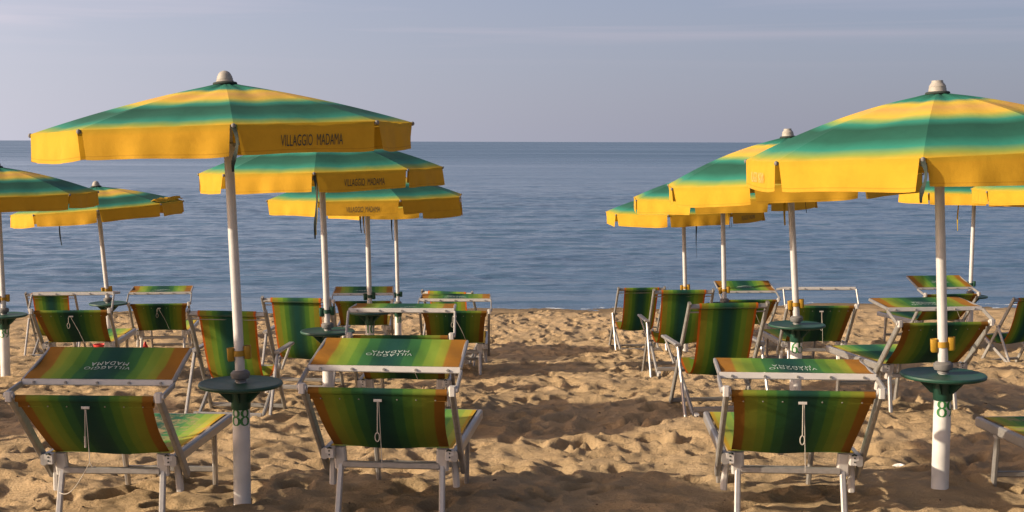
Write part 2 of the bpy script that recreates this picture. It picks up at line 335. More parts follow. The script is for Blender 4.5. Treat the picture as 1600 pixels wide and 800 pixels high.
mx = N(nt, 'ShaderNodeMix', data_type='RGBA', blend_type='MULTIPLY'); mx.inputs[0].default_value = .8
L.new(r1.outputs['Color'], mx.inputs[6]); L.new(r2.outputs['Color'], mx.inputs[7])
# wet sand close to the water line (below a height, a real property of the place)
geo = N(nt, 'ShaderNodeNewGeometry'); sp = N(nt, 'ShaderNodeSeparateXYZ'); L.new(geo.outputs['Position'], sp.inputs['Vector'])
wet = N(nt, 'ShaderNodeMapRange'); wet.inputs['From Min'].default_value = SEA_Z+.015; wet.inputs['From Max'].default_value = SEA_Z+.05; wet.inputs['To Min'].default_value = .42; wet.inputs['To Max'].default_value = 1.
L.new(sp.outputs['Z'], wet.inputs['Value'])
hs = N(nt, 'ShaderNodeMix', data_type='RGBA', blend_type='MULTIPLY'); hs.inputs[0].default_value = 1.
L.new(mx.outputs[2], hs.inputs[6]); L.new(wet.outputs['Result'], hs.inputs[7]); L.new(hs.outputs[2], p.inputs['Base Color'])
ad = N(nt, 'ShaderNodeMath', operation='MULTIPLY_ADD'); ad.inputs[1].default_value = 3.0
L.new(n3.outputs['Fac'], ad.inputs[0]); L.new(n2.outputs['Fac'], ad.inputs[2])
b = N(nt, 'ShaderNodeBump', Strength=.9, Distance=.011); L.new(ad.outputs['Value'], b.inputs['Height']); L.new(b.outputs['Normal'], p.inputs['Normal'])
L.new(p.outputs['BSDF'], o.inputs['Surface'])
sand = link('beach_sand', grid_mesh('beach_sand', X, Yg, Z, m)); sand['kind'] = 'structure'
def ground_at(x, y):
    i = min(max(np.searchsorted(xs, x), 1), len(xs)-1); j = min(max(np.searchsorted(ys, y), 1), len(ys)-1); return float(Z[j, i])

# ------------------------------------------------------------------ sea
sx = axis([(-26000, -60, 4000, 30), (-60, -22, 3, .5), (-22, 22, .10, .10), (22, 60, .5, 3), (60, 26000, 30, 4000)])
sy = axis([(18.5, 21, .1, .06), (21, 34, .05, .07), (34, 70, .09, .3), (70, 200, .5, 3), (200, 40000, 30, 3000)])
SX, SY = np.meshgrid(sx, sy)
swx = SX + 2.0*(fbm(SX*.08, SY*.15, 2)-.5)
def wave(kx, ky, ph): return np.sin(kx*SX + ky*SY + ph)
h = np.zeros_like(SX)
h += .9*(fbm(SX*.28+5, SY*.95+2, 3)-.5)*.16
h += (fbm(SX*1.1+31, SY*2.9, 3)-.5)*.085
h += (fbm(SX*3.1+11, SY*7.1, 2)-.5)*.022
g = .035*np.maximum(0, np.sin(SY*1.75 + .16*SX*0 + 2.6*fbm(SX*.10+3, SY*.12, 2)*2))**3*fbm(SX*.09+77, SY*.2, 2)*1.6
h += g
shore = SY - (22.3 + .11*SX*np.clip(1-np.abs(SX)/400, 0, 1))
h *= np.clip(shore/6+.12, .05, 1)*np.clip(1-(SY-60)/140, 0, 1)
# a low wavelet turning over just off the sand
h += .05*np.exp(-((shore-1.1-.9*(fbm(SX*.12, SX*0+4, 2)-.5))/.28)**2)*np.clip(fbm(SX*.2+8, SX*0, 2)*2-.5, 0, 1)
m, nt, o = new_mat('sea_water'); L = nt.links
p = N(nt, 'ShaderNodeBsdfPrincipled', Roughness=.10, IOR=1.33); p.inputs['Base Color'].default_value = (.056, .108, .170, 1)
geo = N(nt, 'ShaderNodeNewGeometry')
mp1 = N(nt, 'ShaderNodeMapping'); mp1.inputs['Scale'].default_value = (.95, 2.3, 1); L.new(geo.outputs['Position'], mp1.inputs['Vector'])
n1 = N(nt, 'ShaderNodeTexNoise', Scale=1.0, Detail=7., Roughness=.62, Distortion=.4); L.new(mp1.outputs['Vector'], n1.inputs['Vector'])
mp2 = N(nt, 'ShaderNodeMapping'); mp2.inputs['Scale'].default_value = (.05, .16, 1); L.new(geo.outputs['Position'], mp2.inputs['Vector'])
n2 = N(nt, 'ShaderNodeTexNoise', Scale=1.0, Detail=5., Roughness=.6); L.new(mp2.outputs['Vector'], n2.inputs['Vector'])
b1 = N(nt, 'ShaderNodeBump', Strength=1., Distance=.042); L.new(n1.outputs['Fac'], b1.inputs['Height'])
b2 = N(nt, 'ShaderNodeBump', Strength=1., Distance=.75); L.new(n2.outputs['Fac'], b2.inputs['Height']); L.new(b1.outputs['Normal'], b2.inputs['Normal'])
L.new(b2.outputs['Normal'], p.inputs['Normal'])
# the farther the water, the more of its small waves a single patch holds: roughness grows with distance from the beach
spy = N(nt, 'ShaderNodeSeparateXYZ'); L.new(geo.outputs['Position'], spy.inputs['Vector'])
rg = N(nt, 'ShaderNodeMapRange'); rg.inputs['From Min'].default_value = 24; rg.inputs['From Max'].default_value = 260; rg.inputs['To Min'].default_value = .10; rg.inputs['To Max'].default_value = .33
mp3 = N(nt, 'ShaderNodeMapping'); mp3.inputs['Scale'].default_value = (.006, .035, 1); L.new(geo.outputs['Position'], mp3.inputs['Vector'])
n4 = N(nt, 'ShaderNodeTexNoise', Scale=1.0, Detail=4., Roughness=.6); L.new(mp3.outputs['Vector'], n4.inputs['Vector'])
pr_ = N(nt, 'ShaderNodeMapRange'); pr_.inputs['From Min'].default_value = .3; pr_.inputs['From Max'].default_value = .7; pr_.inputs['To Min'].default_value = .6; pr_.inputs['To Max'].default_value = 1.35
L.new(n4.outputs['Fac'], pr_.inputs['Value'])
mu_ = N(nt, 'ShaderNodeMath', operation='MULTIPLY'); L.new(rg.outputs['Result'], mu_.inputs[0]); L.new(pr_.outputs['Result'], mu_.inputs[1])
L.new(spy.outputs['Y'], rg.inputs['Value']); L.new(mu_.outputs['Value'], p.inputs['Roughness'])
# broken foam at the edge of the water: distance from the water line, broken by noise
sp = N(nt, 'ShaderNodeSeparateXYZ'); L.new(geo.outputs['Position'], sp.inputs['Vector'])
ms_ = N(nt, 'ShaderNodeMath', operation='MULTIPLY_ADD'); ms_.inputs[1].default_value = -.11; L.new(sp.outputs['X'], ms_.inputs[0]); L.new(sp.outputs['Y'], ms_.inputs[2])
mr = N(nt, 'ShaderNodeMapRange'); mr.inputs['From Min'].default_value = 22.5; mr.inputs['From Max'].default_value = 23.3; mr.inputs['To Min'].default_value = .585; mr.inputs['To Max'].default_value = .80
L.new(ms_.outputs['Value'], mr.inputs['Value'])
mpf = N(nt, 'ShaderNodeMapping'); mpf.inputs['Scale'].default_value = (1.1, 3.0, 1); L.new(geo.outputs['Position'], mpf.inputs['Vector'])
nf = N(nt, 'ShaderNodeTexNoise', Scale=1.6, Detail=8., Roughness=.7); L.new(mpf.outputs['Vector'], nf.inputs['Vector'])
gt = N(nt, 'ShaderNodeMath', operation='SUBTRACT'); L.new(nf.outputs['Fac'], gt.inputs[0]); L.new(mr.outputs['Result'], gt.inputs[1])
gm = N(nt, 'ShaderNodeMapRange'); gm.inputs['From Min'].default_value = 0.; gm.inputs['From Max'].default_value = .03; L.new(gt.outputs['Value'], gm.inputs['Value'])
foam = N(nt, 'ShaderNodeBsdfDiffuse'); foam.inputs['Color'].default_value = (.7, .72, .72, 1)
mixs = N(nt, 'ShaderNodeMixShader'); L.new(gm.outputs['Result'], mixs.inputs['Fac']); L.new(p.outputs['BSDF'], mixs.inputs[1]); L.new(foam.outputs['BSDF'], mixs.inputs[2])
L.new(mixs.outputs['Shader'], o.inputs['Surface'])
sea = link('sea', grid_mesh('sea', SX, SY, SEA_Z + h, m)); sea['kind'] = 'structure'

# ------------------------------------------------------------------ number painted on a post: broad and thin strokes wrapped round the tube
def arc(cx, cy, rx, ry, a0, a1, n=20):
    return [(cx+rx*math.cos(R_(a0+(a1-a0)*k/n)), cy+ry*math.sin(R_(a0+(a1-a0)*k/n))) for k in range(n+1)]
GLY = {'8': [arc(.30, .76, .20, .22, 0, 360), arc(.30, .27, .24, .26, 0, 360)],
       '0': [arc(.30, .5, .24, .48, 0, 360)],
       '6': [arc(.30, .29, .23, .28, 0, 360), arc(.52, .30, .46, .66, 178, 100)],
       '9': [arc(.30, .71, .23, .28, 0, 360), arc(.08, .70, .46, .66, -2, -80)],
       '1': [[(.14, .86), (.30, .98)], [(.30, .98), (.30, .02)], [(.16, .02), (.44, .02)]],
       '3': [arc(.26, .76, .20, .21, 150, -90), arc(.26, .28, .24, .27, 90, -150)],
       '5': [[(.14, .97), (.48, .97)], [(.14, .97), (.12, .52)], arc(.24, .31, .26, .29, 115, -150)]}
def number(parent, s, r, zc, h, ang):
    mb = MB(); w = h*.60; x0 = -len(s)*w/2
    for ch_ in s:
        for st in GLY[ch_]:
            P = [Vector((x0+px_*h, (py_-.5)*h)) for px_, py_ in st]; vs = []
            for i, q in enumerate(P):
                d = (P[min(i+1, len(P)-1)]-P[max(i-1, 0)]).normalized(); n_ = Vector((-d.y, d.x)); wd = h*(.055+.12*abs(d.y)**1.5)
                for s_ in (1, -1):
                    c = q + n_*wd*s_*.5; t_ = ang + c.x/r; vs.append(((r+.0012)*math.sin(t_), -(r+.0012)*math.cos(t_), zc+c.y))
            mb.add(vs, [(2*i, 2*i+1, 2*i+3, 2*i+2) for i in range(len(P)-1)])
        x0 += w
    return mb.build('number', M['green_ink'], parent, 0)

# ------------------------------------------------------------------ table posts
def table_post(key, label, clip):
    base, apex, rise, R, th, num, _ = UM[key]
    gz = ground_at(base.x, base.y); t_ = thing('umbrella_post', (base.x, base.y, gz), math.atan2(base.x, base.y)*-1, label, 'umbrella post', 'white posts with round green tables')
    H = base.z - gz          # height of the table top
    MB().lathe([(.0425, -.30), (.0425, H-.10), (.040, H-.10)], 28).build('post', M['post'], t_)
    MB().lathe([(.0, H-.022), (.196, H-.022), (.206, H-.017), (.2085, H-.009), (.205, H-.002), (.196, H), (.188, H-.003), (.05, H-.003), (.0, H-.003)], 48).build('table_top', M['green_plastic'], t_)
    MB().lathe([(.0435, H-.135), (.0475, H-.13), (.050, H-.06), (.056, H-.024), (.03, H-.0225)], 28).build('sleeve', M['green_plastic'], t_)
    for k in range(6):
        a = R_(60*k+18); c, s = math.cos(a), math.sin(a); mb = MB(); o_ = .006
        pr = [(.045, H-.023), (.135, H-.023), (.118, H-.040), (.062, H-.095), (.045, H-.10)]
        vs = [(r_*c-sg*o_*s, r_*s+sg*o_*c, z_) for sg in (1, -1) for r_, z_ in pr]
        mb.add(vs, [(0, 1, 2, 3, 4), (9, 8, 7, 6, 5)] + [(i, i+5, (i+1) % 5+5, (i+1) % 5) for i in range(5)]); mb.build('gusset', M['green_plastic'], t_, 0)
    if num: number(t_, num[0], .0425, H-.172, .080, R_(num[1]))
    return t_

# ------------------------------------------------------------------ umbrellas
TXT = text_mesh('VILLAGGIO  MADAMA', M['dark_ink'], .30, .050, .2)
TXT_F = TXT.copy(); TXT_F.materials.clear(); TXT_F.materials.append(M['pale_ink'])
def umbrella(key, label, text=None, flat=.45, straps=(), torn=None, cap='round', seed=1):
    base, apex, rise, R, th, num, clip = UM[key]; rnd = random.Random(seed)
    ax = (apex-base).normalized(); Hh = (apex-base).length
    t_ = thing('beach_umbrella', base, 0, label, 'umbrella', 'green and yellow beach umbrellas')
    q = Vector((0, 0, 1)).rotation_difference(ax); t_.rotation_mode = 'QUATERNION'; t_.rotation_quaternion = q
    MB().lathe([(.024, -.20), (.024, Hh*.5), (.0235, Hh*.5+.004), (.0235, Hh-.005)], 20).build('pole', M['pole'], t_)
    MB().lathe([(.022, .001), (.030, .003), (.027, .014), (.043, .020), (.048, .034), (.047, .048), (.036, .058), (.0245, .060)], 24).build('collar', M['grey_rubber'], t_)
    # two-pocket hook clipped round the pole
    cm = M['yellow_plastic'] if clip == 'y' else M['green_plastic']
    ca = math.atan2(base.x, base.y)*-1 + R_(rnd.uniform(-7, 7)); cz = .145
    hk = MB().lathe([(.0245, cz-.014), (.030, cz-.014), (.030, cz+.014), (.0245, cz+.014)], 20).build('hook_clip', cm, t_)
    for sg in (-1, 1):
        mb = MB(); n = 14; rings = []
        for (sc, z_) in ((.72, -.034), (.95, -.027), (1.0, .029), (1.0, .032), (.88, .032), (.84, -.022)):
            ring = []
            for k in range(n):
                a = 2*math.pi*k/n; x = sg*(.041) + .0185*sc*math.copysign(abs(math.cos(a))**.6, math.cos(a)); y = .021*sc*math.copysign(abs(math.sin(a))**.6, math.sin(a))
                ring.append((x*math.cos(ca)-y*math.sin(ca), x*math.sin(ca)+y*math.cos(ca), cz+z_+sg*.004))
            rings += ring
        mb.add(rings, [(i*n+k, i*n+(k+1) % n, (i+1)*n+(k+1) % n, (i+1)*n+k) for i in range(5) for k in range(n)] + [tuple(range(n-1, -1, -1)), tuple(range(5*n, 6*n))])
        mb.build('pocket', cm, hk)
    zr = Hh-rise
    def prof(s): return Hh - .012 - (rise-.012)*((1-flat)*s + flat*s*s)
    def vert(k, s):
        a = th + k*math.pi/4; r_ = .03 + (R-.03)*s
        return Vector((r_*math.sin(a), -r_*math.cos(a), prof(s)))
    NS, NW = 16, 10
    for k in range(8):
        P = []; UVs = []
        sag = .012+.010*rnd.random(); ph = rnd.uniform(0, 6)
        for i in range(NS+1):
            s = i/NS; A, B = vert(k, s), vert(k+1, s); row = []; ur = []
            for j in range(NW+1):
                f = j/NW; p_ = A.lerp(B, f); w = 4*f*(1-f)
                p_.z -= w*sag*s*(1-.65*s) ; p_ *= 1
                p_.z += .0035*math.sin(9*f+ph+7*s)*w + .0025*math.sin(31*f+ph)*max(0, s-.7)*3*w + .004*(abs(2*f-1)**8)*0
                row.append(p_); ur.append((f, min(1, s+.006*math.sin(5*f+ph))))
            P.append(row); UVs.append(ur)
        pn = MB().grid(P, UVs).build('canopy_panel', M['canopy'], t_, 60)
        # hanging flap of the same panel
        A, B = vert(k, 1), vert(k+1, 1); ed = (B-A); Ln = ed.length; ed.normalize(); out = Vector((ed.y, -ed.x, 0)); 
        if out.dot(A+B) < 0: out = -out
        out.normalize(); hgt = (.128 if key == 'row2_right' else .137)+rnd.uniform(-.006, .006); fl = rnd.uniform(-.004, .014); ph2 = rnd.uniform(0, 6); rip = rnd.uniform(.004, .010); curl = [rnd.uniform(-.018, .022), rnd.uniform(-.018, .022)]
        if text and k == text[0]: rip = .0018; curl = [.006, .006]
        P = []; UVs = []; crump = (torn == k)
        for i in range(8):
            v = i/7; row = []; ur = []
            for j in range(25):
                f = j/24; e0 = .015+.012*v; x_ = e0 + (Ln-2*e0)*f
                o_ = fl*v + v*rip*(math.sin(11*f+ph2)+.6*math.sin(23*f+1.7*ph2)) + .006*v*(abs(2*f-1)**6)*(-1) + v*curl[0 if f < .5 else 1]*abs(2*f-1)**9 + .002
                z_ = -hgt*v - .005*math.sin(5*f+ph2)*v + .006*v*abs(2*f-1)**8
                row.append(A + ed*x_ + out*o_ + Vector((0, 0, z_))); ur.append((f, v))
            P.append(row); UVs.append(ur)
        va = MB().grid(P, UVs).build('valance_flap', M['valance'], t_, 60)
        if crump:
            P2 = [[A + ed*(Ln*(-.02+1.04*j/36)) - out*(.10*i/6+.02*math.sin(j*.9+i)) + Vector((0, 0, .012+.018*i/6+.030*abs(math.sin(j*.55+i*.5))*math.sin(math.pi*(i+.5)/7)+.014*rnd.random())) for j in range(37)] for i in range(7)]
            MB().grid(P2, [[(j/36, i/8) for j in range(37)] for i in range(7)]).build('torn_trim', M['valance'], t_, 30)
        if text and k == text[0]:
            lt = link('lettering', TXT_F if text[1] == 'pale' else TXT, va); mid = A.lerp(B, text[2]) + out*(fl*.62+.0075) + Vector((0, 0, -hgt*.56))
            xa = ed if Vector((0, 0, 1)).cross(out).dot(ed) > 0 else -ed
            tilt = (Vector((0, 0, 1))*hgt - out*fl).normalized(); nn = xa.cross(tilt)
            lt.matrix_local = Matrix(((xa.x, tilt.x, nn.x, mid.x), (xa.y, tilt.y, nn.y, mid.y), (xa.z, tilt.z, nn.z, mid.z), (0, 0, 0, 1)))
        # rib under the seam, its strut, and the tip that holds the cloth
        pts = [vert(k, s)-Vector((0, 0, .012)) for s in (.02, .25, .5, .75, 1.0)]
        rb = MB().tube(pts, .005, 6).build('rib', M['alu_dull'], t_)
        run = Hh - rise - .09
        MB().tube([vert(k, .5)-Vector((0, 0, .017)), Vector((.03*math.sin(th+k*math.pi/4), -.03*math.cos(th+k*math.pi/4), run))], .004, 6).build('strut', M['alu_dull'], rb)
        tip = vert(k, 1.0); MB().lathe([(.001, -.011), (.008, -.008), (.0105, 0), (.008, .008), (.001, .011)], 10, tip+Vector((0, 0, -.006))).build('rib_tip', M['grey_rubber'], rb)
    MB().lathe([(.0245, Hh-rise-.12), (.036, Hh-rise-.115), (.036, Hh-rise-.075), (.0245, Hh-rise-.07)], 18).build('runner', M['white_plastic'], t_)
    hz = Hh-.012
    MB().lathe([(.055, hz-.006), (.060, hz), (.056, hz+.007), (.040, hz+.011)], 24).build('crown_ring', M['black'], t_)
    if cap == 'round': pf = [(.046, 0), (.047, .006), (.043, .012), (.044, .018), (.041, .024), (.040, .030), (.035, .040), (.033, .045), (.026, .054), (.014, .061), (.002, .063)]
    else: pf = [(.050, 0), (.047, .006), (.047, .016), (.044, .024), (.045, .030), (.038, .042), (.031, .050), (.030, .060), (.0295, .062), (.002, .0625)]
    MB().lathe([(r_*.9, hz+.008+z_*.88) for r_, z_ in pf], 24).build('finial', M['finial'], t_)
    for (k, s0, ln, mt) in straps:
        tip = vert(k, s0) - Vector((0, 0, 0 if s0 == 1 else .02)); a = th+k*math.pi/4; o_ = Vector((math.sin(a), -math.cos(a), 0)); mb = MB(); n = 9; vs = []
        sd_ = Vector((-o_.y, o_.x, 0))
        for i in range(n):
            v = i/(n-1); c = tip + o_*(.006+.010*math.sin(3*v)) + sd_*(.012*math.sin(5*v+k)) + Vector((0, 0, -.01-ln*v)); tw = math.sin(4*v+k)
            dv = (sd_*math.cos(tw)+o_*math.sin(tw)*.5)*(.010 if v < .85 else .007)
            vs += [c-dv, c+dv]
        mb.add(vs, [(2*i, 2*i+1, 2*i+3, 2*i+2) for i in range(n-1)]); mb.build('tie_strap', M[mt], t_, 0)
    return t_

# ------------------------------------------------------------------ sun loungers
VIS_TXT = text_mesh('VILLAGGIO\nMADAMA', M['white_ink'], .215, .078, 0., 1.2)
def lounger(key, label, sandy=False, cord=0, seed=0):
    x, y, z, yaw, a, b, c = LOUNGERS[key]; rnd = random.Random(seed+50)
    gz = ground_at(x, y+.3); zo = z-gz      # local height of the frame's own zero above the sand here
    t_ = thing('sun_lounger', (x, y, gz), yaw, label, 'sun lounger', 'striped sun loungers with shade visors')
    V = lambda X_, Y_2, Z_: Vector((X_, Y_2, Z_+zo))
    al = M['alu']; wp = M['white_plastic']; dn = -.10-zo
    y0, z0, Lb = .129, .255, .632; hy, hz = y0-Lb*math.cos(a), z0+Lb*math.sin(a)
    dirb = Vector((0, -math.cos(a), math.sin(a))); nb = Vector((0, -math.sin(a), -math.cos(a)))     # along the back; out of its rear face
    h1, h2 = .185, .334
    ny, nz_ = hy+h1*math.cos(c), hz+h1*math.sin(c); fy, fz = ny+h2*math.cos(b), nz_+h2*math.sin(b)
    for s in (-1, 1):
        MB().bar(V(s*.303, -.02, .345), V(s*.303, 1.055, .322), .030, .052).build('side_rail', al, t_)
        MB().bar(V(s*.325, y0+.012, z0-.012), V(s*.329, hy, hz), .022, .046).build('backrest_rail', M['alu_dull'], t_)
        lg = MB().bar(V(s*.250, .93, .30), V(s*.236, 1.0, dn), .024, .034).build('leg', al, t_)
        MB().bar(V(s*.251, .925, .335), V(s*.249, .935, .265), .034, .046).build('leg_socket', wp, lg)
        MB().bar(V(s*.286, .10, .34), V(s*.295, .121, .17), .030, .040).build('rail_end', wp, t_)
        MB().bar(V(s*.238, .045, .30), V(s*.247, -.045, dn), .028, .024).build('leg', al, t_)
        MB().bar(V(s*.243, .035, .368), V(s*.238, .05, .265), .058, .034).build('leg_mount', wp, t_)
        br = MB().bar(V(s*.281, -.004, .372), V(s*.281, -.002, .325), .046, .034, ch=.16).build('bracket', wp, t_)
        for q in (.358, .340): MB().tube([V(s*.281, -.0225, q), V(s*.281, -.018, q)], .0042, 8).build('bolt', M['black'], br)
        MB().tube([V(s*.268, -.026, .371), V(s*.276, -.030, .377), V(s*.288, -.026, .372)], .004, 6).build('cord_knot', M['black'], br)
        hb = MB().bar(V(s*.333, hy-.004, hz-.026), V(s*.333, hy-.004, hz+.018), .028, .030, ch=.18).build('hinge_block', wp, t_)
        MB().tube([V(s*.313, hy, hz), V(s*.356, hy, hz)], .013, 12).build('pivot', wp, hb)
        MB().bar(V(s*.352, hy, hz), V(s*.350, ny-.01*math.cos(c), nz_-.012), .014, .026).build('visor_arm', al, t_)
        MB().bar(V(s*.344, ny, nz_), V(s*.336, fy, fz), .016, .022).build('visor_rail', al, t_)
    MB().bar(V(-.29, 1.050, .322), V(.29, 1.050, .322), .052, .030, (0, 0, 1)).build('foot_bar', al, t_)
    MB().bar(V(-.235, .985, .06), V(.235, .985, .06), .030, .022, (0, 0, 1)).build('stretcher', al, t_)
    MB().bar(V(-.224, .035, .285), V(.224, .035, .285), .032, .022, (0, 0, 1)).build('crossbar', al, t_)
    MB().tube([V(-.325, hy+.012, hz-.016), V(.325, hy+.012, hz-.016)], .0125, 10).build('backrest_bar', al, t_)
    nbar = MB().bar(V(-.345, ny, nz_-.004), V(.345, ny, nz_-.004), .030, .014, (0, .25, 1)).build('visor_bar', wp, t_)
    for k in range(5): MB().tube([V(-.29+.145*k, ny-.016, nz_-.004), V(-.29+.145*k, ny-.006, nz_-.004)], .006, 8).build('rivet', M['alu_dull'], nbar)
    MB().tube([V(-.335, fy, fz), V(.335, fy, fz)], .010, 8).build('visor_front_bar', al, t_)
    # visor cloth
    P = []; UVs = []; ph = rnd.uniform(0, 6); sg_ = rnd.uniform(.006, .014)
    pn = Vector((0, -math.sin(b), math.cos(b)))
    for i in range(13):
        f = i/12; row = []; ur = []
        for j in range(33):
            g_ = j/32; X_ = (-.338+.676*g_)*(1-.012*f)
            wob = .0035*math.sin(7*g_*3.1+ph+3*f)*math.sin(math.pi*f) + .004*math.sin(2.2*f*3.1+ph)*math.sin(math.pi*f)
            q_ = V(X_, ny+(fy-ny)*f, nz_+(fz-nz_)*f) + pn*(.012 - sg_*math.sin(math.pi*f)*(1-.3*abs(2*g_-1)) + wob)
            row.append(q_); ur.append((g_, f))
        P.append(row); UVs.append(ur)
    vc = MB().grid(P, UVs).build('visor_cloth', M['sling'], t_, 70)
    # print on the visor follows its sag; it reads from the sea side
    me = VIS_TXT.copy(); co = np.empty(len(me.vertices)*3, np.float32); me.vertices.foreach_get('co', co); co = co.reshape(-1, 3).copy(); out = []
    for tx, ty, _ in co:
        f = min(.98, max(.02, .47 - ty/h2)); g_ = .5 - tx/.676
        fi, gi = f*12, g_*32; i, j = int(fi), int(gi); u, v = fi-i, gi-j
        q_ = (P[i][j]*(1-u)*(1-v)+P[i+1][j]*u*(1-v)+P[i][j+1]*(1-u)*v+P[i+1][j+1]*u*v) + pn*.0022; out += [q_.x, q_.y, q_.z]
    me.vertices.foreach_set('co', np.array(out, np.float32)); link('lettering', me, vc)
    # backrest cloth: hem round the bar, then down behind the frame to the brackets
    P = []; UVs = []; n = 16; sag = rnd.uniform(.02, .035)
    top = V(0, hy+.012, hz-.016)+nb*.014; bot = V(0, .012, .372)
    bulge = nb*1.0
    for i in range(n+1):
        f = i/n; w = .300-.030*f-.006*math.sin(math.pi*f); row = []; ur = []
        for j in range(25):
            g_ = j/24; u = 2*g_-1
            q_ = top.lerp(bot, f) + bulge*(sag*math.sin(math.pi*min(1, f*1.02))*(1-.35*u*u)) + Vector((u*w, 0, 0)) + Vector((0, .03*u*u*f, .004*math.sin(8*g_+f*5+seed)*f))
            row.append(q_); ur.append((g_, f))
        P.append(row); UVs.append(ur)
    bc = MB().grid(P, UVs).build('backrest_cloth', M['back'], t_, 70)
    hm = MB(); rows = []; uvr = []
    for i in range(9):
        an = R_(-60+300*i/8); rows.append([V(-.308+.616*j/12, hy+.012, hz-.016)+nb*(.0165*math.cos(an))+dirb*(.0165*math.sin(an)) for j in range(13)]); uvr.append([(j/12, i/8) for j in range(13)])
    rows.append([V(-.304+.608*j/12, hy+.012, hz-.016)+nb*.0185-dirb*.040 for j in range(13)]); uvr.append([(j/12, 1) for j in range(13)])
    hm.grid(rows, uvr).build('hem', M['back'], bc, 70)
    for k in range(7): MB().lathe([(.0035, -.001), (.0035, .002), (.001, .003)], 8, (0, 0, 0)).build('rivet', M['alu'], bc).matrix_local = Matrix.Translation(V(-.255+.085*k, hy+.012, hz-.016)+nb*.0195-dirb*.031) @ nb.to_track_quat('Z', 'Y').to_matrix().to_4x4()
    # seat cloth
    P = []; UVs = []
    for i in range(21):
        f = i/20; row = []; ur = []
        for j in range(21):
            g_ = j/20; u = 2*g_-1; Y2 = .03+1.01*f
            zz = .368-.022*f - .022*math.sin(math.pi*f)*(1-u*u) - .004*math.sin(6*g_+4*f+seed)*math.sin(math.pi*f)
            row.append(V(u*.286, Y2, zz+.004)); ur.append((g_, f))
        P.append(row); UVs.append(ur)
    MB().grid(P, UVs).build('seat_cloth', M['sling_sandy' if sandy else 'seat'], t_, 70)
    # adjusting cord at the middle of the back
    pc = lambda X_, dd, off: V(X_, hy+.012, hz-.016) - dirb*dd + nb*off
    mb = MB().bar(pc(-.018, .030, .026), pc(.018, .030, .026), .012, .006, (0, 0, 1)); hb = mb.build('cord_holder', wp, t_)
    def hang(X_, ln, sway=0.): return [pc(X_, .03, .034) + Vector((sway*q*q, -.006*q, -ln*q)) for q in (0, .25, .5, .75, 1)]
    if cord == 0:    # a loop hanging straight
        p_ = hang(0, .135); MB().tube(p_, .0023, 6).build('cord', M['cord'], t_)
        e = p_[-1]; MB().tube([e+Vector((.010*math.sin(q), 0, -.020+.020*math.cos(q))) for q in [2*math.pi*k/12 for k in range(13)]], .0025, 6).build('cord_loop', M['cord'], t_)
        MB().tube([pc(.006, .03, .034)+Vector((.012*q, .01*q, -.30*q)) for q in (0, .3, .6, 1)], .0018, 5).build('cord', M['cord'], t_)
    elif cord == 1:  # toggle, and a long cord looped away to the leg
        p_ = hang(0, .12); MB().tube(p_, .0021, 6).build('cord', M['cord'], t_); MB().tube([p_[-1], p_[-1]+Vector((0, 0, -.05))], .0048, 8).build('toggle', M['cord'], t_)
        k0 = pc(0, .03, .036)+Vector((.020, -.01, -.235)); MB().tube([pc(.004, .03, .036), pc(.004, .03, .036)+Vector((.010, -.008, -.12)), k0], .0019, 6).build('cord', M['cord'], t_)
        MB().tube([k0, k0+Vector((.010, 0, -.02)), k0+Vector((.022, .01, -.018))], .0018, 6).build('cord', M['cord'], t_)
        e = V(-.236, -.015, .19); MB().tube([k0.lerp(e, q)+Vector((0, -.03*math.sin(math.pi*q), -.05*math.sin(math.pi*q))) for q in [k/10 for k in range(11)]], .0019, 6).build('cord', M['cord'], t_)
    else:            # slack cord running sideways, or a forked one
        p_ = hang(-.02, .05); e = p_[-1]; MB().tube(p_, .0021, 6).build('cord', M['cord'], t_)
        MB().tube([e+Vector((.012*math.sin(q), 0, -.024+.024*math.cos(q))) for q in [2*math.pi*k/12 for k in range(13)]], .0021, 6).build('cord_loop', M['cord'], t_)
        k1 = pc(.0, .03, .036); MB().tube([k1, k1+Vector((.065, -.004, -.12)), k1+Vector((.11, 0, -.225))], .0018, 6).build('cord', M['cord'], t_)
    return t_

